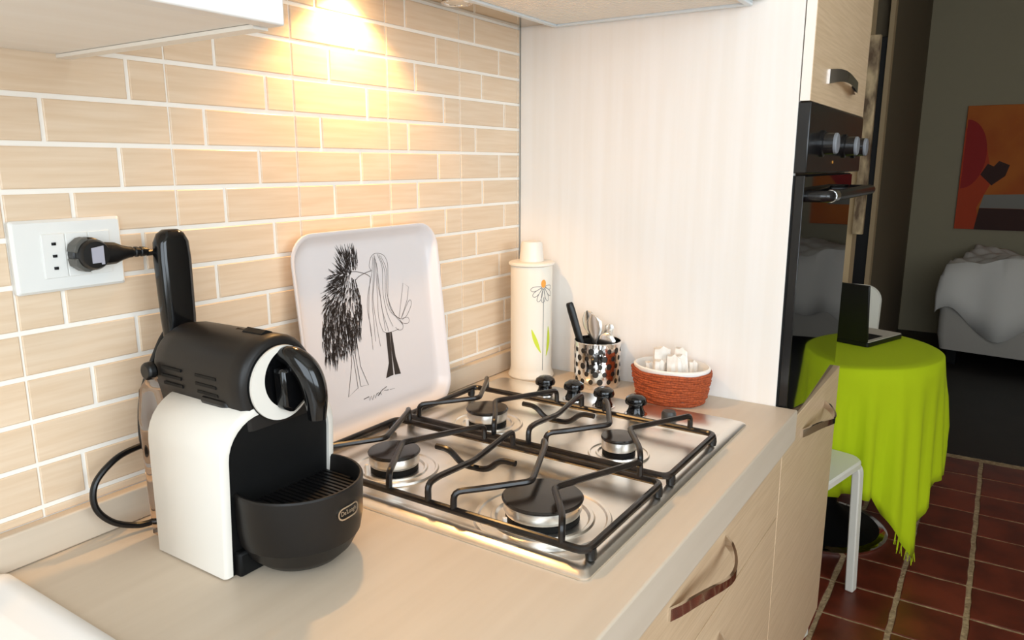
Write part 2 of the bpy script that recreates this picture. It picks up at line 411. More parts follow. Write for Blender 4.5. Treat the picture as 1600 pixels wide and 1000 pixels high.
def hood_lamp(x, lit):
    rim = MB().lathe([(0.026, HZ-0.0002), (0.028, HZ-0.003), (0.025, HZ-0.0045), (0.022, HZ-0.003), (0.021, HZ-0.0002)], 28, (x, -0.045)).build('lamp_rim', CHROME, hd)
    g = mat('lit_lens', (1, 0.8, 0.5, 1), 0.3, emit=((1.0, 0.72, 0.36, 1), 30)) if lit else mat('dull_lens', srgb(225, 220, 210), 0.3)
    MB().lathe([(0.0205, HZ-0.0004), (0.0205, HZ-0.0022), (0.015, HZ-0.0032)], 24, (x, -0.045)).build('lens', g, rim)
    if lit:
        l = bpy.data.lights.new('hood_lamp', 'SPOT'); l.energy = 9.0; l.color = (1.0, 0.55, 0.19); l.spot_size = math.radians(118); l.spot_blend = 0.45; l.shadow_soft_size = 0.016
        lo_ = bpy.data.objects.new('hood_lamp', l); COL.objects.link(lo_); lo_.location = (x, -0.047, HZ-0.008+T)
        lo_.rotation_euler = (math.radians(8), 0, 0)
hood_lamp(0.50, True); hood_lamp(0.735, False)

# ================================================================== SOCKET
sk = thing('wall_socket', 'white plastic wall socket plate on the tiled wall', 'socket', (0.06, 0, 0.34))
MB().loft([rrect(-0.060, 0.060, -0.040, 0.040, 0.003, 0), rrect(-0.060, 0.060, -0.040, 0.040, 0.003, 0.005), rrect(-0.057, 0.057, -0.037, 0.037, 0.003, 0.0085)]).tf(Matrix.Rotation(pi/2, 4, 'X')).tf(Matrix.Translation((0, 0.0005, 0))).build('cover_plate', WHITES, sk)
for i, x in enumerate((-0.0185, 0.0068, 0.0321)):
    mo = MB().loft([rrect(x-0.0122, x+0.0122, -0.0245, 0.0245, 0.001, 0.0075), rrect(x-0.0122, x+0.0122, -0.0245, 0.0245, 0.001, 0.0094)]).tf(Matrix.Rotation(pi/2, 4, 'X')).build('socket_module', WHITES, sk, bevel=0.0006)
    if i == 0:
        for z in (-0.0135, 0, 0.0135):
            MB().tube([(x, -0.0093, z-0.0015), (x, -0.0093, z+0.0015)], 0.0024, 10).build('hole', DEEP, mo)

# ================================================================== DRAINER
dr = MB().loft([rrect(-0.62, -0.055, -0.53, -0.022, 0.012, 0.0003), rrect(-0.62, -0.055, -0.53, -0.022, 0.012, 0.008), rrect(-0.612, -0.063, -0.522, -0.030, 0.012, 0.013),
                rrect(-0.60, -0.075, -0.51, -0.042, 0.012, 0.012), rrect(-0.585, -0.09, -0.495, -0.057, 0.012, 0.003)]).build('draining_board', mat('white_ceramic', srgb(238, 236, 234), 0.18))
tag(dr, 'glossy white draining board at the corner of the worktop', 'draining board')

# ================================================================== COFFEE MACHINE
cm = thing('coffee_machine', 'black and cream capsule coffee machine with raised lever', 'coffee machine', (0.15, -0.165, 0))
B = Matrix.Translation((-0.15, 0.165, 0))
MX0, MX1, MH = 0.070, 0.229, 0.187
def shear(mb, k=0.06, y_at=-0.165):
    mb.v = [(x, y-(k*z if y < y_at else 0), z) for x, y, z in mb.v]; return mb
def arch(x0, x1, h, r, z0=0.002, n=8):
    out = [(x0, z0)]
    for k in range(n+1):
        a = pi-pi/2*k/n; out.append((x0+r+r*math.cos(a), h-r+r*math.sin(a)))
    for k in range(n+1):
        a = pi/2-pi/2*k/n; out.append((x1-r+r*math.cos(a), h-r+r*math.sin(a)))
    out.append((x1, z0)); return out
def arch_shell(d0, d1, mb):
    o_ = arch(MX0, MX1, MH, 0.050); i_ = arch(MX0+0.010, MX1-0.010, MH-0.010, 0.042)
    n_ = len(o_); rings = []
    for (y, e) in ((d0, 0.003), (d0+math.copysign(0.003, d1-d0), 0), (d1-math.copysign(0.003, d1-d0), 0), (d1, 0.003)):
        oo = arch(MX0+e, MX1-e, MH-e, 0.050-e); rings.append([(x, y, z) for x, z in oo]+[(x, y, z) for x, z in reversed(i_)])
    return mb.loft(rings, True, True)
shear(arch_shell(-0.228, -0.104, MB())).tf(B).build('shell', WHITEP, cm, smooth=50)
shear(MB().prism(arch(MX0+0.0105, MX1-0.0105, MH-0.0105, 0.0415, 0.0), lambda u, v, d: (u, d, v), -0.2245, -0.108)).tf(B).build('core', DEEP, cm)
MB().box((MX0+0.014, -0.236, 0.0), (MX1-0.014, -0.2165, 0.028)).tf(B).build('foot', DEEP, cm, bevel=0.003)
# water tank behind
MB().loft([rrect(0.082, 0.217, -0.101, -0.066, 0.012, 0.008), rrect(0.080, 0.219, -0.101, -0.063, 0.014, 0.15), rrect(0.082, 0.217, -0.101, -0.066, 0.014, 0.185), rrect(0.092, 0.207, -0.099, -0.072, 0.010, 0.200)]).tf(B).build('water_tank', SMOKE, cm)
# barrel
def barrel_sec(rad, zc, zb, n=18):
    out = [(0.15-rad*0.86, zb)]
    for k in range(n+1):
        a = pi+0.25-(pi+0.5)*k/n; out.append((0.15+rad*math.cos(a), zc+rad*math.sin(a)))
    out.append((0.15+rad*0.86, zb)); return out
secs = []
for y, rd in ((-0.062, 0.030), (-0.066, 0.040), (-0.078, 0.046), (-0.10, 0.049), (-0.215, 0.0505), (-0.231, 0.0505), (-0.236, 0.048), (-0.238, 0.044)):
    secs.append([(x, y, z) for x, z in barrel_sec(rd, 0.208, 0.160)])
bar = MB().loft(secs).tf(B).build('barrel', MATTEK, cm, smooth=40)
MB().tube([(0.15, -0.2382, 0.206), (0.15, -0.2405, 0.206)], 0.0425, 40).tf(B).build('face_disc', BLACKG, cm)
def crescent():
    R1, r2, off = 0.0415, 0.0345, 0.0105; a0 = 1.05; out = []
    c2 = (off, 0.004)
    # outer arc anticlockwise over the left side, inner arc back
    d = math.hypot(*c2); base = math.atan2(c2[1], c2[0])
    ca = (R1*R1+d*d-r2*r2)/(2*R1*d); ca = max(-0.2, min(0.9, ca)); a = math.acos(ca)
    n_ = 40
    for k in range(n_+1):
        t = base+a+(2*pi-2*a)*k/n_; out.append((R1*math.cos(t), R1*math.sin(t)))
    p1 = out[-1]; p0 = out[0]
    b0 = math.atan2(p0[1]-c2[1], p0[0]-c2[0]); b1 = math.atan2(p1[1]-c2[1], p1[0]-c2[0])
    while b1 < b0: b1 += 2*pi
    for k in range(n_, -1, -1):
        t = b0+(b1-b0)*k/n_; out.append((c2[0]+r2*math.cos(t), c2[1]+r2*math.sin(t)))
    return out
cr = crescent(); h_ = len(cr)//2
mb = MB()
for k in range(h_-1):
    q = [cr[k], cr[k+1], cr[len(cr)-2-k], cr[len(cr)-1-k]]
    mb.prism(q, lambda u, v, d: (0.15+u, d, 0.206+v), -0.2406, -0.2435)
mb.tf(B).build('crescent_ring', WHITEP, cm, smooth=0)
# pouring spout: bulging beak
pth = spline([(0.152, -0.240, 0.236), (0.157, -0.255, 0.234), (0.163, -0.269, 0.219), (0.166, -0.276, 0.195), (0.166, -0.277, 0.166)], 6)
rad = [0.007+0.0075*math.sin(pi*min(1, (i+2)/len(pth)*0.85)) for i in range(len(pth))]
MB().tube(pth, rad, 16).tf(B).build('spout', BLACKG, cm)
MB().prism([(-0.018, 0.020), (0.014, 0.022), (0.016, -0.020), (-0.004, -0.031), (-0.016, -0.024)], lambda u, v, d: (0.156+u, d, 0.204+v), -0.2406, -0.258).tf(B).build('spout_base', BLACKG, cm, bevel=0.004)
MB().loft([[(x, y, z) for x, y, _ in rrect(0.108, 0.192, y1_, -0.13, 0.012, 0)] for z, y1_ in ((0.150, -0.230), (0.175, -0.236), (0.205, -0.2365))]).tf(B).build('neck', MATTEK, cm)
# lever
lv = []
for z, hw, hy in ((0.225, 0.019, 0.010), (0.26, 0.0205, 0.011), (0.33, 0.0215, 0.0115), (0.350, 0.0205, 0.011), (0.360, 0.016, 0.0095), (0.3645, 0.009, 0.006)):
    yc = -0.064+0.02*(z-0.225)
    lv.append([(x, y, z) for x, y, _ in rrect(0.148-hw, 0.148+hw, yc-hy, yc+hy, min(hy*0.9, 0.009), 0, 4)])
lev = MB().loft(lv).tf(B).build('lever', BLACKG, cm, smooth=50)
MB().tube([(0.092, -0.075, 0.205), (0.103, -0.075, 0.205)], [0.0105, 0.0115], 18).tf(B).build('pivot_knob', BLACKP, lev, bevel=0.003)
MB().tube([(0.197, -0.075, 0.205), (0.208, -0.075, 0.205)], [0.0115, 0.0105], 18).tf(B).build('pivot_knob', BLACKP, lev, bevel=0.003)
MB().tube(spline([(0.150, -0.172, 0.2530), (0.150, -0.19, 0.2520), (0.150, -0.222, 0.2520)], 4), [0.006]*4+[0.010]*5, 8).tf(B).build('capsule_slot', DEEP, bar)
for j, y in enumerate((-0.115, -0.178)):
    for i in range(3):
        z = 0.2135-0.0095*i; xs_ = 0.15-math.sqrt(0.0505**2-(z-0.208)**2)
        MB().box((xs_-0.0005, y-0.018, z-0.0016), (xs_+0.006, y+0.018, z+0.0016)).tf(B).build('vent_slot', DEEP, bar)
MB().tube(fillet([(0.104, -0.168, 0.186), (0.104, -0.205, 0.186), (0.112, -0.212, 0.182)], 0.006), 0.005, 8).tf(B).build('clip', BLACKP, cm)
# drip bowl
bc = (0.156, -0.2505); RB, ZB = 0.0725, 0.096
prof = [(0.0, 0.0005), (0.034, 0.0005), (0.046, 0.005), (0.058, 0.016), (0.0665, 0.032), (0.0672, 0.0325), (0.0705, 0.050), (RB, ZB-0.002), (RB-0.0012, ZB), (RB-0.0035, ZB), (RB-0.005, ZB-0.003), (RB-0.006, 0.074), (0.0, 0.074)]
bw = MB().lathe(prof, 56, bc).tf(B).build('drip_bowl', MATTEK, cm, smooth=30)
m2 = MB()
for i in range(-9, 10):
    x = i*0.0066; hl = math.sqrt(max(0, 0.0635**2-x*x))
    m2.box((bc[0]+x-0.0018, bc[1]-hl, 0.0742), (bc[0]+x+0.0018, bc[1]+hl, 0.078))
m2.tf(B).build('drip_grille', BLACKP, bw, smooth=0)
# badge: oval rim with the maker's lettering, wrapped round the bowl
def on_bowl(u, v, d):
    a = -1.47+u/RB; r_ = RB+d-0.0009+0.0; return (bc[0]+r_*math.cos(a), bc[1]+r_*math.sin(a), 0.070+v)
def stadium(hw, hh, n=10):
    out = []
    for k in range(n+1): t = -pi/2+pi*k/n; out.append((hw-hh+hh*math.cos(t), hh*math.sin(t)))
    for k in range(n+1): t = pi/2+pi*k/n; out.append((-hw+hh+hh*math.cos(t), hh*math.sin(t)))
    return out
so, si = stadium(0.0165, 0.0072), stadium(0.0150, 0.0057)
def dense(pl, m=3):
    o_ = []
    for i in range(len(pl)):
        a_, b_ = pl[i], pl[(i+1) % len(pl)]
        k_ = max(1, int(math.hypot(a_[0]-b_[0], a_[1]-b_[1])/0.002))
        o_ += [(a_[0]+(b_[0]-a_[0])*q/k_, a_[1]+(b_[1]-a_[1])*q/k_) for q in range(k_)]
    return o_
so = dense(so); si = [(x*0.0150/0.0165, y*0.0057/0.0072) for x, y in so]
bd = MB().loft([[on_bowl(u, v, 0.0005) for u, v in so], [on_bowl(u, v, 0.0016) for u, v in so], [on_bowl(u, v, 0.0016) for u, v in si], [on_bowl(u, v, 0.0010) for u, v in si]], False, False).tf(B).build('badge', BADGE, bw)
fc = bpy.data.curves.new('badge_text', 'FONT'); fc.body = "De'Longhi"; fc.size = 0.0078; fc.align_x = 'CENTER'; fc.align_y = 'CENTER'; fc.extrude = 0.0002
fo = bpy.data.objects.new('badge_text_src', fc); COL.objects.link(fo)
bpy.context.view_layer.update()
tm = bpy.data.meshes.new_from_object(fo.evaluated_get(bpy.context.evaluated_depsgraph_get()))
xs = [v.co.x for v in tm.vertices]; k_ = 0.0245/(max(xs)-min(xs)); cx_ = (max(xs)+min(xs))/2
ysv = [v.co.y for v in tm.vertices]; cy_ = (max(ysv)+min(ysv))/2
for v in tm.vertices:
    v.co = B @ Vector(on_bowl((v.co.x-cx_)*k_, (v.co.y-cy_)*0.95, 0.0012+(0.0003 if v.co.z > 0 else 0)))
bpy.data.objects.remove(fo)
tm.materials.clear(); tm.materials.append(BADGE)
to = bpy.data.objects.new('badge_lettering', tm); COL.objects.link(to); to.parent = bd
# cord and plug
pts = spline([(0.136, -0.030, 0.336), (0.150, -0.028, 0.334), (0.166, -0.026, 0.318), (0.170, -0.026, 0.285), (0.162, -0.028, 0.250), (0.140, -0.030, 0.222), (0.112, -0.032, 0.168), (0.105, -0.032, 0.115),
              (0.113, -0.030, 0.088), (0.128, -0.022, 0.082), (0.126, -0.020, 0.096), (0.100, -0.024, 0.099), (0.070, -0.030, 0.095), (0.043, -0.034, 0.076), (0.039, -0.036, 0.048), (0.056, -0.038, 0.023), (0.084, -0.042, 0.0085), (0.110, -0.055, 0.0085), (0.13, -0.106, 0.0095)], 8)
MB().tube(pts, 0.0038, 10).tf(B).build('power_cord', BLACKP, cm)
px_, pz_ = 0.073, 0.340
RX = Matrix.Rotation(pi/2, 4, 'X')
pl = MB().lathe([(0.0185, 0.010), (0.0190, 0.013), (0.0190, 0.022), (0.0172, 0.0235), (0.0172, 0.033), (0.0150, 0.037), (0, 0.0375)], 28).tf(Matrix.Translation((px_, 0, pz_)) @ RX).tf(B).build('plug', BLACKP, cm)
MB().prism([(-0.0205, -0.004), (-0.0185, -0.012), (-0.010, -0.0185), (-0.004, -0.0195), (-0.004, 0.0195), (-0.010, 0.0185), (-0.0185, 0.012), (-0.0205, 0.004), (-0.013, 0.002), (-0.013, -0.002)], lambda u, v, d: (px_+u, d, pz_+v), -0.012, -0.029).tf(B).build('plug_grip', mat('dark_grey_plastic', srgb(86, 84, 78), 0.45), pl, bevel=0.001)
MB().prism([(-0.006, -0.009), (0.004, -0.009), (0.004, -0.011), (0.0075, -0.011), (0.0075, 0.010), (-0.006, 0.008)], lambda u, v, d: (px_+u, d, pz_+v), -0.0374, -0.0384).tf(B).build('plug_label', mat('light_grey_plastic', srgb(168, 166, 176), 0.4), pl)
MB().loft([[(x, -0.028+hy*math.cos(a), pz_-0.002*(x-0.08)/0.05+hz*math.sin(a)) for a in [2*pi*k/14 for k in range(14)]] for x, hy, hz in
           ((0.080, 0.009, 0.014), (0.098, 0.009, 0.0125), (0.106, 0.008, 0.009), (0.114, 0.0062, 0.0068), (0.118, 0.0062, 0.0064), (0.119, 0.0050, 0.0052), (0.121, 0.0050, 0.0052), (0.122, 0.0060, 0.0062), (0.125, 0.0060, 0.0062), (0.126, 0.0050, 0.0052), (0.128, 0.0050, 0.0052), (0.129, 0.0058, 0.006), (0.133, 0.0056, 0.0058), (0.138, 0.0045, 0.0045))]).tf(B).build('strain_relief', BLACKP, pl, smooth=25)

# ================================================================== SERVING TRAY
TW, TH = 0.335, 0.3298
ty_b, tz_b, ty_t, tz_t = -0.044, 0.010, -0.010, 0.338
upv = Vector((0, ty_t-ty_b, tz_t-tz_b)).normalized(); nv = Vector((0, -upv.z, upv.y))   # normal to the room
tr = thing('serving_tray', 'white rounded tray with a pen drawing leaning on the tiles', 'tray', (0.352, ty_b, tz_b))
def tl(u, v, d=0): return Vector((u, 0, 0))+upv*v+nv*d
def tring(e, d, r): return [tl(x, y, d) for x, y, _ in rrect(e, TW-e, e, TH-e, r, 0, 8)]
MB().loft([tring(0.020, -0.004, 0.030), tring(0.004, 0.010, 0.042), tring(0.0, 0.014, 0.044), tring(0.0005, 0.0165, 0.044), tring(0.004, 0.0165, 0.042), tring(0.0075, 0.013, 0.040), tring(0.015, 0.004, 0.034), tring(0.022, 0.0005, 0.030), tring(0.030, 0.0, 0.026)]).build('body', TRAYW, tr, smooth=60)
DR = {
'beakL1': [(114.8, 262.4), (127.6, 260.8), (145.7, 255.1), (155.6, 249.2)], 'beakL2': [(120.9, 247.3), (130.1, 252.9), (146.0, 257.0), (159.9, 259.0)],
'headR': [(159.9, 259.0), (156.0, 266.3), (160.3, 278.3), (168.0, 285.0), (180.1, 286.0), (193.4, 280.5), (199.7, 268.5), (198.8, 253.0), (191.7, 208.3)],
'hairs': [(169.9, 284.2), (174.2, 261.5), (171.7, 233.8), (174.1, 210.9)], 'h2': [(177.9, 284.8), (186.1, 260.2), (181.4, 218.4), (186.0, 183.5), (196.6, 158.6)],
'h3': [(167.5, 281.7), (158.4, 249.5), (146.4, 223.3), (140.8, 196.5), (143.3, 168.2), (142.9, 128.9)], 'h4': [(169.0, 278.8), (160.0, 235.4), (153.7, 208.4), (152.3, 175.0), (150.8, 141.4)],
'h5': [(181.7, 283.1), (191.2, 253.9), (186.5, 212.0), (194.5, 184.9), (215.2, 168.4)], 'h6': [(172.5, 275.6), (167.6, 220.3), (164.8, 178.5), (171.1, 154.6)],
'h7': [(174.1, 210.9), (175.6, 182.3), (177.3, 154.9)], 'h8': [(185.4, 281.3), (195.6, 256.2), (190.6, 217.1), (202.3, 180.8), (222.0, 156.9)],
'h9': [(171.4, 281.3), (166.1, 248.5), (156.5, 213.5), (157.6, 171.2), (161.2, 130.8)], 'h10': [(173.6, 269.9), (174.3, 225.0), (174.9, 191.0), (185.1, 152.0)],
'h11': [(155.5, 248.4), (149.0, 223.0), (143.0, 190.5), (142.6, 151.5)], 'back': [(191.7, 208.3), (195.4, 190.6), (205.7, 175.9), (217.3, 168.1)],
'hem': [(171.1, 154.6), (180.7, 150.5), (197.4, 150.3), (210.4, 151.7)],
'tail1': [(214.4, 171.5), (233.6, 229.1), (246.6, 220.3), (239.6, 198.3), (219.6, 169.1)], 'tail2': [(219.6, 169.1), (243.7, 196.2), (249.3, 189.4), (235.4, 172.4), (221.3, 165.9)],
'tail3': [(217.3, 168.1), (234.7, 168.0), (239.2, 162.8), (235.3, 157.6), (222.5, 159.8), (215.0, 167.0)], 'tail4': [(215.0, 167.0), (222.0, 156.9), (219.6, 150.0), (210.0, 149.7), (202.5, 156.0)],
'legs1': [(92.6, 132.4), (92.4, 117.4), (76.6, 65.0), (99.3, 74.3), (97.1, 130.1)], 'legs2': [(101.3, 133.3), (103.1, 109.5), (105.9, 75.5), (123.3, 73.4), (110.4, 107.9), (108.7, 144.2)],
}
tp = lambda u, v: tl(u/1000+0.016, v/1000, 0.0004)
mb = MB()
for k, p in DR.items(): 
    q = [(a, b) for a, b, _ in spline([(x, y, 0) for x, y in p], 5)] if not k.startswith(('tail1', 'legs')) else p
    ribbon(mb, q, 0.75 if k.startswith(('h', 'tail')) else 1.1, tp)
mb.build('line_drawing', INKL, tr, smooth=0)
mb = MB()
OUT = [(112.8, 306.3), (123.4, 304.3), (130.0, 298.9), (132.5, 279.8), (127.9, 262.7), (113.3, 259.8), (122.8, 243.0), (128.2, 217.7), (128.0, 193.0), (116.9, 148.1), (103.4, 134.3), (73.3, 129.8), (58.9, 118.2), (37.5, 125.7), (36.1, 148.3), (37.1, 169.1), (45.2, 204.1), (52.6, 239.2), (66.8, 263.3), (81.2, 277.3), (90.2, 299.9)]
def inside(x, y):
    c = False
    for i in range(len(OUT)):
        (x1, y1), (x2, y2) = OUT[i], OUT[i-1]
        if (y1 > y) != (y2 > y) and x < (x2-x1)*(y-y1)/(y2-y1)+x1: c = not c
    return c
rr = random.Random(3); cnt = 0
while cnt < 1250:
    x, y = rr.uniform(36, 133), rr.uniform(118, 304)
    if not inside(x, y): continue
    dx, dy = x-118, y-257
    if y > 262: d = Vector((dx*0.9, dy+14))
    else:
        f_ = max(0, min(1, (257-y)/70)); d = Vector((dx*(1-0.80*f_), -max(20, abs(dy))*(0.35+0.65*f_)))
        if y > 225 and x > 92: d = Vector((dx*0.6, -30))
    if d.length < 1e-3: continue
    d = d.normalized().to_2d() if hasattr(d, 'to_2d') else d.normalized(); L = rr.uniform(8, 19)
    a = rr.gauss(0, 0.10); d = Vector((d.x*math.cos(a)-d.y*math.sin(a), d.x*math.sin(a)+d.y*math.cos(a)))
    e = (x+d.x*L*0.6, y+d.y*L*0.6)
    if not inside(*e) and rr.random() < 0.55: continue
    if math.hypot(dx-4, dy) < 12 or (95 < x < 122 and 205 < y < 250 and rr.random() < 0.6): 
        cnt += 0.2; continue
    p0 = (x-d.x*L*0.4, y-d.y*L*0.4)
    ribbon(mb, [p0, (x+rr.uniform(-.6, .6), y), e], rr.uniform(1.2, 2.4), lambda u, v: tl(u/1000+0.016, v/1000, 0.0006), True); cnt += 1
mb.build('feathered_figure', INK, tr, smooth=0)
for p in ([(177.5, 151.1), (186.9, 150.2), (184.6, 76.4), (165.6, 74.5), (176.5, 98.7)], [(187.8, 150.6), (191.8, 149.9), (194.6, 106.4), (203.1, 74.1), (187.9, 75.6), (186.2, 119.9)]):
    MB().add([tp(*q) for q in p], [tuple(range(len(p)))]).build('drawn_leg', INK, tr, smooth=0)
mb = MB()
ribbon(mb, [(109.1, 52.8), (121.6, 54.1), (121.8, 47.4), (126.7, 53.8), (128.5, 46.6), (133.5, 54.2), (135.0, 47.8), (139.9, 54.6), (142.2, 50.0), (148.9, 54.9), (154.2, 57.6), (165.3, 60.8), (157.9, 55.2), (168.5, 54.0)], 1.2, tp)
ribbon(mb, [(139.9, 54.1), (144.9, 55.4), (143.5, 50.4), (149.4, 53.6), (150.2, 49.4)], 1.1, tp); ribbon(mb, [(171.3, 53.3), (183.8, 52.5)], 0.5, tp)
mb.build('signature', INK, tr, smooth=0)

# ================================================================== GAS HOB
hb = thing('gas_hob', 'stainless steel four-burner gas hob set into the worktop', 'hob', (0.58, -0.295, 0))
HBM = Matrix.Translation((-0.58, 0.295, 0))
X0, X1, Y0, Y1 = 0.281, 0.876, -0.553, -0.040
rings = [rrect(X0, X1, Y0, Y1, 0.010, 0.0004, 6), rrect(X0, X1, Y0, Y1, 0.010, 0.003, 6), rrect(X0+0.003, X1-0.003, Y0+0.003, Y1-0.003, 0.010, 0.0055, 6),
         rrect(X0+0.017, X1-0.012, Y0+0.015, Y1-0.012, 0.012, 0.0095, 6), rrect(X0+0.019, X1-0.10, Y0+0.018, Y1-0.015, 0.016, 0.0095, 6),
         rrect(X0+0.025, X1-0.108, Y0+0.024, Y1-0.021, 0.016, 0.0060, 6), rrect(X0+0.032, X1-0.116, Y0+0.031, Y1-0.027, 0.014, 0.0055, 6)]
MB().loft(rings, True, True).tf(HBM).build('pan', STEEL, hb, smooth=28)
BURN = [(0.390, -0.182, 0.0375), (0.378, -0.440, 0.0510), (0.622, -0.184, 0.0355), (0.622, -0.430, 0.0275)]
for x, y, r in BURN:
    wl = MB().lathe([(r*1.72, 0.0057), (r*1.68, 0.0085), (r*1.60, 0.0085), (r*1.56, 0.0066), (r*1.30, 0.0066), (r*1.26, 0.009), (r*1.18, 0.009), (r*1.12, 0.0060), (r*0.5, 0.0060)], 48, (x, y)).tf(HBM).build('burner_well', STEEL, hb)
    MB().lathe([(r*0.92, 0.0062), (r*0.92, 0.014), (r*0.85, 0.015)], 36, (x, y)).tf(HBM).build('burner_cup', DEEP, wl)
    bb = MB().lathe([(r*0.80, 0.0152), (r*0.93, 0.0155), (r*0.97, 0.020), (r*0.95, 0.030), (r*0.90, 0.031)], 48, (x, y)).tf(HBM).build('burner_ring', ALU, hb)
    MB().lathe([(r*0.90, 0.0311), (r*1.00, 0.0315), (r*1.01, 0.0335), (r*0.97, 0.0355), (0.002, 0.0370)], 48, (x, y)).tf(HBM).build('burner_cap', ENAMEL, bb)
    if r > 0.03:
        MB().tube([(x-r*1.15, y+r*0.35, 0.007), (x-r*1.15, y+r*0.35, 0.024)], 0.0028, 8).tf(HBM).build('spark_plug', PAPER, bb)
for i, (x, y) in enumerate([(0.812, -0.186), (0.814, -0.247), (0.806, -0.313), (0.797, -0.380)]):
    kb = MB().lathe([(0.0150, 0.0097), (0.0165, 0.014), (0.0130, 0.021), (0.0125, 0.027), (0.0185, 0.030), (0.0195, 0.034), (0.0175, 0.040), (0.0110, 0.0445), (0, 0.0455)], 28, (x, y)).tf(HBM).build('knob', BLACKG, hb)
    MB().lathe([(0.0205, 0.0096), (0.0205, 0.0110), (0.0175, 0.0115)], 28, (x, y)).tf(HBM).build('bezel', CHROME, kb)
MB().lathe([(0.0125, 0.0097), (0.0125, 0.022), (0.0105, 0.026), (0, 0.0262)], 24, (0.800, -0.440)).tf(HBM).build('igniter_button', mat('charcoal_plastic', srgb(62, 60, 58), 0.4), hb)

def pan_support(gx0, gx1, burners, label):
    g = thing('pan_support', label, 'pan support', ((gx0+gx1)/2, -0.31, 0.0), 0, 'black rod pan supports on the hob')
    Gm = Matrix.Translation((-(gx0+gx1)/2, 0.31, 0))
    ya, yb = -0.541, -0.074; zf, zt = 0.0235, 0.0495; rd = 0.0043
    MB().tube(fillet([(gx0, ya, zf), (gx1, ya, zf), (gx1, yb, zf), (gx0, yb, zf)], 0.014, 4, True), rd+0.0006, 10, True).tf(Gm).build('frame', ROD, g)
    def rod(pts, r_=0.012, nm='support_rod'): return MB().tube(fillet(pts, r_, 4), rd, 8).tf(Gm).build(nm, ROD, g)
    for (bx, by, br), (bn, bf) in burners:
        for s_ in (1, -1):
            o1 = by+s_*0.082 if s_ > 0 else by-0.070
            ap = by+s_*0.016
            rod([(gx0, o1, zf), (gx0+0.001, o1, zt-0.002), (gx0+0.022, by+s_*(0.058), zt), (bx, ap, zt), (gx1-0.022, by+s_*0.066, zt), (gx1-0.001, o1, zt-0.002), (gx1, o1, zf)], 0.010)
    ym = -0.312; xm = (gx0+gx1)/2
    rod([(gx0, ym-0.006, zf), (gx0, ym-0.006, zt-0.001), (gx0+0.022, ym-0.004, zt), (xm, ym, zt-0.008), (gx1-0.022, ym+0.006, zt), (gx1, ym+0.008, zt-0.001), (gx1, ym+0.008, zf)], 0.010, 'cross_rod')
    rod([(xm-0.004, ym+0.064, zt), (xm-0.004, ym+0.040, zt), (xm-0.002, ym+0.020, zt-0.019), (xm+0.002, ym-0.020, zt-0.019), (xm+0.004, ym-0.040, zt), (xm+0.004, ym-0.064, zt)], 0.012, 'trivet_rod')
    for x in (gx0+0.012, gx1-0.012):
        for y in (ya, yb):
            MB().lathe([(0.0062, 0.0097), (0.0070, 0.016), (0.0060, 0.0235)], 14, (x, y)).tf(Gm).build('rubber_foot', BLACKP, g)
    return g
pan_support(0.302, 0.518, [(BURN[0], (0, 0)), (BURN[1], (0, 0))], 'black rod pan support over the two burners nearest the coffee machine')
pan_support(0.540, 0.738, [(BURN[2], (0, 0)), (BURN[3], (0, 0))], 'black rod pan support over the two burners beside the knobs')

# ================================================================== CANISTER
cn = thing('canister', 'tall cream canister painted with a daisy in the corner', 'canister', (0.938, -0.076, 0.0005))
rc = 0.0435
MB().lathe([(0.047, 0), (0.0485, 0.003), (0.0475, 0.007), (0.0445, 0.013), (rc, 0.02), (rc, 0.236)], 48).build('body', CANW, cn)
ldd = MB().lathe([(0.0445, 0.2362), (0.0475, 0.238), (0.0475, 0.2415), (0.045, 0.2435), (0.024, 0.2445)], 48).build('lid', CANW, cn)
MB().lathe([(0.0255, 0.2446), (0.0245, 0.255), (0.0222, 0.279), (0.0205, 0.2845), (0.010, 0.286)], 36).build('cap', WHITEP, ldd)
AC = -pi/2-0.56
def oncan(u, v, d=0.0004): a = AC+u/rc; return ((rc+d)*math.cos(a), (rc+d)*math.sin(a), v)
mb = MB()
stx = 0.006
ribbon(mb, [(stx-0.001, 0.02), (stx, 0.10), (stx+0.0005, 0.174)], 0.0011, oncan)
for ang, L in ((-165, 0.024), (-165+10, 0.0), (-138, 0.026), (-112, 0.029), (-92, 0.029), (-68, 0.029), (-42, 0.026), (-12, 0.018)):
    if not L: continue
    a = math.radians(ang); pts = []
    for k in range(13):
        t = k/12*2*pi; lx = L*(0.5-0.5*math.cos(t/1.0)) if True else 0
        lx = L*(0.5-0.5*math.cos(t)); ly = 0.0042*math.sin(t)*(0.5+lx/L)
        bx_, by_ = stx+0.0045*math.cos(a), 0.197+0.005*math.sin(a)
        pts.append((bx_+lx*math.cos(a)-ly*math.sin(a), by_+lx*math.sin(a)+ly*math.cos(a)))
    ribbon(mb, pts, 0.0011, oncan)
mb.build('daisy_outline', GREYL, cn, smooth=0)
mb = MB(); pts = [(stx+0.0058*math.cos(t), 0.2020+0.0085*math.sin(t)) for t in [2*pi*k/20 for k in range(20)]]
mb.add([oncan(*q, 0.0006) for q in pts], [tuple(range(20))]); mb.build('daisy_centre', ORANGE, cn, smooth=0)
mb = MB()
for bx_, dx, zz0, zz1 in ((0.001, -0.020, 0.058, 0.108), (0.014, 0.0055, 0.050, 0.112)):
    n_ = 12; vs = []; fs = []
    for k in range(n_+1):
        t = k/n_; cu = bx_+dx*(t**0.8)+ (0 if dx < 0 else 0.004*math.sin(pi*t)); wv = 0.0042*math.sin(pi*min(1, t*0.94+0.03))+0.0003
        vs += [oncan(cu-wv, zz0+(zz1-zz0)*t), oncan(cu+wv, zz0+(zz1-zz0)*t)]
        if k: fs.append((2*k-2, 2*k-1, 2*k+1, 2*k))
    mb.add(vs, fs)
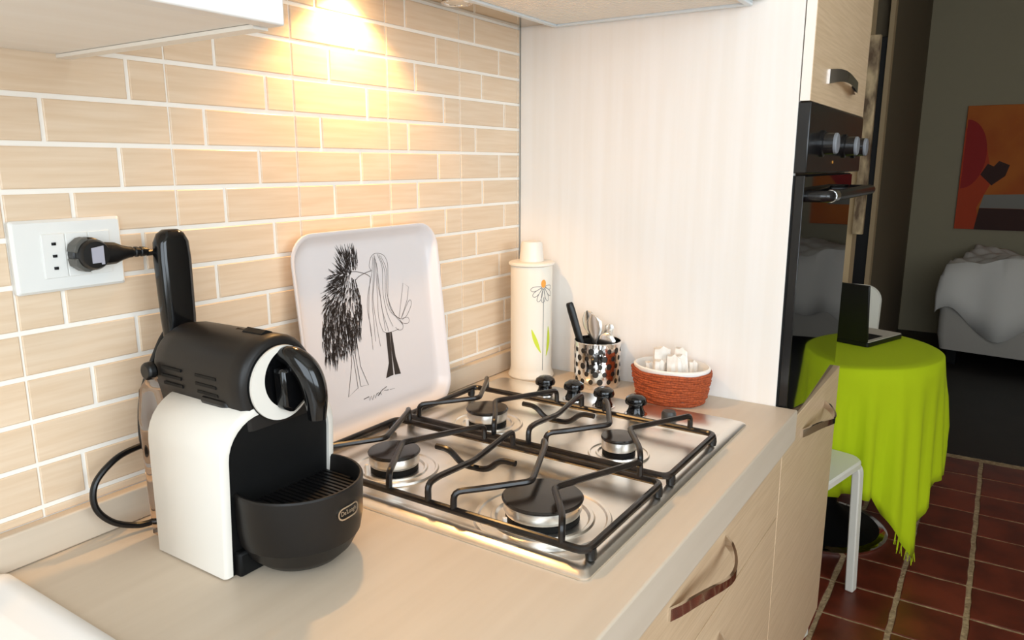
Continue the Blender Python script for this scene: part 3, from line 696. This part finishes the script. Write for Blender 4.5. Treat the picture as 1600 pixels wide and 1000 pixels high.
mb.build('painted_leaves', LIME, cn, smooth=0)

# ================================================================== CUTLERY CUP
cp = thing('cutlery_cup', 'perforated steel cutlery cup beside the canister', 'cup', (0.955, -0.224, 0.0005))
rcu, hcu = 0.0470, 0.092
mb = MB(); NA, NR = 16, 5; cw, chh = 2*pi/NA, 0.0155
def cy(a, z, r_=rcu): return (r_*math.cos(a), r_*math.sin(a), z)
for j in range(NR):
    z0_ = 0.008+j*chh
    for i in range(NA):
        a0 = (i+(0.5 if j % 2 else 0))*cw; ac = a0+cw/2; zc = z0_+chh/2
        sq = []; ho = []
        for k in range(16):
            t = 2*pi*k/16+pi/4; c_, s_ = math.cos(t), math.sin(t); m_ = max(abs(c_), abs(s_))
            sq.append(cy(ac+cw/2*c_/m_, zc+chh/2*s_/m_)); rh = 0.0048 if (i+j) % 3 else 0.0060
            ho.append(cy(ac+rh/rcu*c_, zc+rh*1.08*s_))
        mb.loft([sq, ho], False, False)
for za, zb in ((0.0, 0.008), (0.008+NR*chh, hcu)):
    mb.loft([[cy(2*pi*k/72, za) for k in range(72)], [cy(2*pi*k/72, zb) for k in range(72)]], False, False)
cb_ = mb.build('perforated_wall', CHROME, cp, smooth=60)
MB().tube([cy(2*pi*k/48, hcu, rcu) for k in range(48)], 0.0011, 6, True).build('rim', CHROME, cp)
MB().lathe([(rcu, 0), (rcu, 0.002), (0, 0.0022)], 48).build('base', STEEL, cp)
MB().loft([[cy(2*pi*k/48, z, rcu-0.0012) for k in range(48)] for z in (0.003, hcu-0.006)], False, False).build('shade_sleeve', mat('inner_shade', (0.06, 0.055, 0.05, 1), 0.4, 0.8), cp)  # dark liner added: paints the cup's inner shade behind the holes
def cutlery(name, label, cat, foot, top, shape, m):
    d = Vector(top)-Vector(foot); L = d.length
    o = thing(name, label, cat, foot, 0, 'cutlery standing in the cup')
    q = d.to_track_quat('Z', 'X').to_matrix().to_4x4()
    rings = [[(hw*math.cos(2*pi*k/14), ht*math.sin(2*pi*k/14)+yo, t*L) for k in range(14)] for t, hw, ht, yo in shape]
    MB().loft(rings).tf(q).build('handle' if m is BLACKP else 'shaft', m, o, smooth=50)
    return o
SP = [(0, 0.003, 0.001, 0), (0.45, 0.0035, 0.0014, 0), (0.60, 0.004, 0.0014, 0), (0.66, 0.009, 0.0022, 0.0015), (0.78, 0.0175, 0.003, 0.003), (0.89, 0.0170, 0.003, 0.003), (0.97, 0.009, 0.002, 0.0015), (1.0, 0.001, 0.001, 0)]
HN = [(0, 0.003, 0.001, 0), (0.5, 0.0045, 0.0015, 0), (0.8, 0.0085, 0.0018, 0), (0.95, 0.0095, 0.0018, 0), (1.0, 0.005, 0.001, 0)]
BK = [(0, 0.004, 0.003, 0), (0.30, 0.005, 0.004, 0), (0.45, 0.0075, 0.0055, 0), (0.9, 0.0085, 0.006, 0), (0.98, 0.0078, 0.0055, 0), (1.0, 0.006, 0.004, 0)]
cutlery('knife', 'black plastic handle sticking up from the cutlery cup', 'knife', (0.950, -0.215, 0.005), (0.938, -0.166, 0.166), BK, BLACKP)
cutlery('spoon', 'steel spoon leaning left behind the black handle', 'spoon', (0.966, -0.226, 0.005), (0.967, -0.192, 0.148), SP, CUTL)
cutlery('spoon', 'steel spoon upright at the middle of the cutlery cup', 'spoon', (0.945, -0.235, 0.005), (0.946, -0.215, 0.146), SP, CUTL)
cutlery('fork', 'steel fork handle leaning right in the cutlery cup', 'fork', (0.966, -0.212, 0.006), (0.972, -0.243, 0.124), HN, CUTL)
cutlery('teaspoon', 'short steel teaspoon at the right rim of the cutlery cup', 'spoon', (0.950, -0.224, 0.006), (0.952, -0.252, 0.112), SP, CUTL)
cutlery('teaspoon', 'short steel teaspoon at the back of the cutlery cup', 'spoon', (0.975, -0.222, 0.006), (0.990, -0.236, 0.116), HN, CUTL)

# ================================================================== BASKET
bk = thing('basket', 'oval orange woven basket with white lining', 'basket', (0.941, -0.388, 0.0005))
mb = MB(); NL = 13
rr = random.Random(11)
for j in range(NL):
    z = 0.004+j*0.0046; s_ = 0.86+0.16*(j/(NL-1))**0.7
    ph = rr.uniform(0, 6); pts = []
    for k in range(48):
        a = 2*pi*k/48; w_ = 0.0013*math.sin(9*a+ph)+rr.uniform(-.0005, .0005)
        pts.append(((0.0585*s_+w_)*math.cos(a), (0.0735*s_+w_)*math.sin(a), z+0.0008*math.sin(5*a+ph)))
    mb.tube(pts, 0.0030, 6, True)
mb.build('woven_wall', WICKER, bk, kind='stuff')
MB().lathe([(0.86, 0), (0.86, 0.004), (0, 0.0042)], 40, sx=0.058, sy=0.073).build('base', WICKER, bk)
MB().lathe([(0.86, 0.0065), (0.93, 0.03), (0.965, 0.060), (1.0, 0.064), (1.0, 0.0675), (0.95, 0.069), (0.91, 0.062), (0.86, 0.03), (0.78, 0.0105), (0, 0.0100)], 56, sx=0.0585, sy=0.0735).build('lining', CLOTHW, bk)
place = ['first', 'second', 'third', 'fourth', 'fifth', 'sixth', 'seventh']
ux, uy = 0.548, -0.837
for i, (u, dp, hw0, hgt) in enumerate(((-0.041, 0.006, 0.0105, 0.058), (-0.027, -0.006, 0.0115, 0.064), (-0.013, 0.010, 0.0145, 0.088), (0.000, -0.008, 0.0120, 0.076), (0.014, 0.008, 0.0125, 0.084), (0.027, -0.006, 0.0115, 0.074), (0.040, 0.004, 0.0100, 0.062))):
    rings = []
    for k in range(7):
        t = k/6; z = 0.012+hgt*t; hw = 1.22*hw0*(1-0.22*t+0.10*math.sin(6*t+i)); th = 0.0055*(1-0.55*t)+0.0008*math.sin(7*t+i)
        ox = 0.003*math.sin(3*t+i*2); oy = 0.004*t*math.sin(i*1.7)
        rings.append([(ox-hw, oy-th*0.6, z), (ox-hw*0.4, oy-th*1.5, z), (ox+hw*0.1, oy-th*0.5, z+0.004*t), (ox+hw*0.5, oy-th*1.3, z), (ox+hw, oy-th*0.4, z-0.004*t), (ox+hw, oy+th, z-0.004*t), (ox+hw*0.2, oy+th*1.3, z), (ox-hw, oy+th, z+0.003*t)])
    o = MB().loft(rings).build('paper_sachet', PAPER, smooth=45)
    o.location = (0.941+ux*u*0.9+0.837*dp, -0.388+uy*u*0.98+0.548*dp, T); o.rotation_euler = (0.05*math.sin(i), 0.10*math.sin(i*2.1), math.radians(-57)+0.3*math.sin(i*1.3))
    tag(o, 'crumpled white paper sachet, %s from the left in the orange basket' % place[i], 'sachet', 'white sachets in the basket')

# ================================================================== DINING CORNER
TXC, TYC, TR, TZ = 2.43, -0.436, 0.335, -0.190
tb = thing('round_table', 'round pedestal table hidden under a lime green cloth', 'table', (TXC, TYC, FZ))
hgt = TZ-FZ
MB().lathe([(TR-0.008, hgt-0.030), (TR-0.004, hgt-0.012), (TR-0.010, hgt-0.004), (0, hgt-0.004)], 48).build('tabletop', WHITEM, tb)
MB().lathe([(0.20, 0.018), (0.12, 0.035), (0.05, 0.10), (0.04, 0.3), (0.04, hgt-0.06), (0.12, hgt-0.031)], 32).build('pedestal', DEEP, tb)
MB().lathe([(0.225, 0.0), (0.228, 0.010), (0.215, 0.0175)], 40).build('base_ring', CHROME, tb)
cl = MB(); NS = 180; rr = random.Random(5)
rings = []
def hang(a):
    d = math.degrees(a) % 360; L = 0.425+0.012*math.sin(5*a)
    for c_, w_, h_ in ((238, 15, 0.20), (160, 15, 0.22), (318, 18, 0.14), (60, 16, 0.20)):
        q = min(abs(d-c_), 360-abs(d-c_)); L += h_*max(0, 1-q/(1.6*w_))
    return L
fold = [(rr.uniform(9, 26), rr.uniform(0, 6.3), rr.uniform(0.3, 1)) for _ in range(6)]
def ripple(a): return sum(am*math.sin(round(fr)*a+ph) for fr, ph, am in fold)/2.6
for rr_, dz in ((0.0, 0), (0.15, 0.0002), (0.29, 0.0), (TR-0.006, 0.0), (TR+0.002, -0.004)):
    rings.append([((rr_+1e-4)*math.cos(2*pi*k/NS), (rr_+1e-4)*math.sin(2*pi*k/NS), dz) for k in range(NS)])
for j in range(1, 13):
    t = j/12; ring = []
    for k in range(NS):
        a = 2*pi*k/NS; L = hang(a)*t
        rad_ = TR+0.004+0.020*t+ (0.006+0.046*t)*ripple(a)*min(1, t*3)
        ring.append((min(max(TR+0.003, rad_), TR+0.04)*math.cos(a), min(max(TR+0.003, rad_), TR+0.04)*math.sin(a), -0.004-L))
    rings.append(ring)
o = cl.loft(rings, True, False).build('tablecloth', GREEN, smooth=80); o.location = (TXC, TYC, TZ+T+0.0015)
so_ = o.modifiers.new('thickness', 'SOLIDIFY'); so_.thickness = 0.0015; so_.offset = 1
tag(o, 'lime green cloth draped in folds over the round table', 'tablecloth')
fr_ = MB()
for k in range(0, NS):
    a = 2*pi*k/NS
    if hang(a) > 0.53:
        x, y, z = rings[-1][k]
        for q in range(2):
            fr_.tube([(x, y, z+0.004), (x+rr.uniform(-.006, .006), y+rr.uniform(-.006, .006), z-rr.uniform(0.02, 0.045))], 0.0012, 4)
fr_.build('fringe', GREEN, o, kind='stuff')

lp = thing('laptop', 'open black laptop standing on the lime green table', 'laptop', (2.49, -0.378, TZ+0.0035), math.radians(-20))
MB().loft([rrect(0.0, 0.245, -0.17, 0.17, 0.01, 0), rrect(0.0, 0.245, -0.17, 0.17, 0.01, 0.016)]).build('base', BLACKP, lp, bevel=0.002)
MB().loft([rrect(0.002, 0.243, -0.168, 0.168, 0.01, 0.0165), rrect(0.002, 0.243, -0.168, 0.168, 0.01, 0.019)]).build('palm_rest', mat('pale_grey', srgb(205, 196, 182), 0.4), lp)
MB().box((0.03, -0.150, 0.0192), (0.135, 0.150, 0.0206)).build('keyboard', DEEP, lp)
MB().box((0.155, -0.05, 0.0192), (0.225, 0.045, 0.0200)).build('touchpad', mat('brown_grey', srgb(88, 70, 58), 0.3), lp)
ldm = Matrix.Translation((0.0, 0, 0.018)) @ Matrix.Rotation(math.radians(-6), 4, 'Y')
ldp = MB().box((-0.009, -0.17, 0.0), (0.0, 0.17, 0.205)).tf(ldm).build('lid', BLACKP, lp, bevel=0.003)
MB().box((0.0002, -0.158, 0.015), (0.0008, 0.158, 0.195)).tf(ldm).build('screen', BLACKG, ldp)

def chair(loc, rz, label):
    c = thing('dining_chair', label, 'chair', (loc[0], loc[1], FZ), rz, 'white dining chairs')
    # seat front at +x, back at -x
    SH = 0.445; hw = 0.18
    MB().loft([rrect(-0.20, 0.20, -hw, hw, 0.05, SH-0.022), rrect(-0.20, 0.20, -hw, hw, 0.05, SH-0.006), rrect(-0.195, 0.195, -hw+0.005, hw-0.005, 0.048, SH)]).build('seat', WHITEM, c)
    for sx in (-1, 1):
        for sy in (-1, 1):
            p = fillet([(sx*0.12, sy*(hw-0.017), SH-0.026), (sx*0.183, sy*(hw-0.017), SH-0.026), (sx*(0.195), sy*(hw-0.010), 0)], 0.045, 6)
            rings_ = []
            for i, q in enumerate(p):
                a_ = p[max(i-1, 0)]; b_ = p[min(i+1, len(p)-1)]; t_ = (Vector(b_)-Vector(a_)).normalized(); n_ = Vector((0, 1, 0)); m_ = t_.cross(n_).normalized()
                rings_.append([Vector(q)+m_*0.013+n_*0.016, Vector(q)-m_*0.013+n_*0.016, Vector(q)-m_*0.013-n_*0.016, Vector(q)+m_*0.013-n_*0.016])
            lg = MB().loft(rings_).build('leg', WHITEM, c, bevel=0.004)
            MB().tube([(sx*0.186, sy*(hw-0.0005), SH-0.045), (sx*0.186, sy*(hw+0.0012), SH-0.045)], 0.004, 10).build('screw', DEEP, lg)
    bm_ = Matrix.Translation((-0.178, 0, SH)) @ Matrix.Rotation(math.radians(-8), 4, 'Y') @ Matrix.Rotation(pi/2, 4, 'Z') @ Matrix.Rotation(pi/2, 4, 'X')
    MB().loft([rrect(-0.18, 0.18, 0.06, 0.35, 0.07, -0.010, 8), rrect(-0.185, 0.185, 0.055, 0.355, 0.07, 0.0, 8), rrect(-0.18, 0.18, 0.06, 0.35, 0.07, 0.010, 8)]).tf(bm_).build('backrest', WHITEM, c)
    for sy in (-1, 1):
        MB().box((sy*0.12-0.014, -0.03, -0.007), (sy*0.12+0.014, 0.10, 0.007)).tf(bm_).build('back_post', WHITEM, c, bevel=0.003)
    return c
chair((1.898, -0.380), math.radians(-103), 'white chair pulled up between the oven cabinet and the green table')
chair((3.06, -0.285), math.radians(180), 'white chair behind the green table and laptop')

# far room: covered sofa, painting, narrow hanging panel
sf = thing('sofa', 'pale grey sofa by the far wall under a white sheet', 'sofa', (5.65, -1.5, FZ), math.radians(-9))
MB().loft([rrect(-0.42, 0.42, -0.9, 0.84, 0.05, 0.10), rrect(-0.44, 0.44, -0.92, 0.86, 0.06, 0.20), rrect(-0.44, 0.44, -0.92, 0.86, 0.06, 0.40)]).build('seat_base', SOFA, sf)
MB().box((0.16, -0.90, 0.401), (0.42, 0.84, 0.66)).build('backrest', SOFA, sf, bevel=0.05, seg=4)
MB().box((-0.42, 0.62, 0.401), (0.155, 0.84, 0.60)).build('armrest', SOFA, sf, bevel=0.05, seg=4)
MB().box((-0.42, -0.90, 0.401), (0.155, -0.68, 0.60)).build('armrest', SOFA, sf, bevel=0.05, seg=4)
for sx in (-0.36, 0.36):
    for sy in (-0.82, 0.76): MB().box((sx-0.03, sy-0.03, 0), (sx+0.03, sy+0.03, 0.105)).build('foot', DEEP, sf)
NX, NY = 40, 70
sh = MB(); vs_ = []; fs_ = []
for j in range(NY+1):
    for i in range(NX+1):
        u = i/NX; v = j/NY
        x = -0.50+0.98*u; y = -0.95+1.90*v
        z = 0.712+0.02*math.sin(7*y+3*x)+0.015*math.sin(13*y-5*x)+0.010*math.sin(29*y+17*x)+0.008*math.sin(41*x-19*y)
        e = max(0, (-0.43-x)/0.07); ey = max(0, (y-0.84)/0.11)
        drop = max(e, ey)
        if drop > 0:
            z -= drop*(0.40+0.10*math.sin(6*y+2*x)+0.05*math.sin(15*y))
            x = max(x, -0.47)+0.02*math.sin(22*y)*drop if e > 0 else x
            y = min(y, 0.885)+0.025*math.sin(20*x)*drop if ey > 0 else y
        vs_.append((x, y, z)); 
        if i and j:
            a = j*(NX+1)+i; fs_.append((a-NX-2, a-NX-1, a, a-1))
sh.add(vs_, fs_)
o = sh.build('sheet', CLOTHW, smooth=80); o.location = (5.65, -1.5, FZ+T); o.rotation_euler = (0, 0, math.radians(-9))
s2 = o.modifiers.new('thickness', 'SOLIDIFY'); s2.thickness = 0.006
tag(o, 'crumpled white sheet thrown over the sofa by the far wall', 'sheet')

pg = thing('painting', 'orange and red abstract painting on the far wall', 'painting', (6.4, -1.0, 0.42))
PY0, PY1, PZ0, PZ1 = -0.43, 0.43, -0.462, 0.455
MB().box((-0.03, PY0, PZ0), (-0.0005, PY1, PZ1)).build('canvas', mat('canvas_orange', srgb(214, 118, 40), 0.7, var=(srgb(196, 92, 30), (3, 3, 3), 0.8)), pg, bevel=0.003)
def pshape(name, poly, m, d): MB().prism(poly, lambda u, v, dd: (-dd, u, v), d, d+0.0006).build(name, m, pg, smooth=0)
RED = mat('paint_red', srgb(176, 40, 36), 0.7); ORD = mat('paint_vermilion', srgb(206, 74, 34), 0.7); BRN = mat('paint_brown', srgb(70, 40, 34), 0.7); GRY = mat('paint_grey', srgb(150, 146, 138), 0.7)
pshape('paint_field', [(PY1, 0.30), (0.28, 0.16), (0.22, -0.10), (0.30, -0.30), (0.26, PZ0), (PY1, PZ0)], ORD, 0.0301)
pshape('paint_oval', [(min(PY1, 0.42+0.145*math.cos(t)), 0.10+0.255*math.sin(t)) for t in [pi/2+pi*k/24 for k in range(25)]], RED, 0.0304)
pshape('paint_block', [(0.30, PZ0), (0.28, -0.30), (0.0, -0.30), (-0.1, PZ0)], BRN, 0.0304)
pshape('paint_bar', [(0.28, -0.299), (0.26, -0.20), (-0.3, -0.18), (-0.3, -0.299)], GRY, 0.0304)
pshape('paint_heart', [(0.30, -0.05), (0.26, 0.03), (0.22, 0.01), (0.19, 0.05), (0.12, 0.02), (0.14, -0.06), (0.22, -0.13)], BRN, 0.0304)
pshape('paint_sweep', [(-0.2, 0.3), (-0.35, 0.0), (-0.2, -0.2), (0.02, -0.05), (0.05, 0.2)], RED, 0.0304)

wp = MB().box((3.365, -0.352, 0.128), (3.399, -0.306, 0.995)).build('wall_panel', SPECK, bevel=0.003)
tag(wp, 'tall narrow speckled wooden panel hanging at the pier edge', 'wall panel')
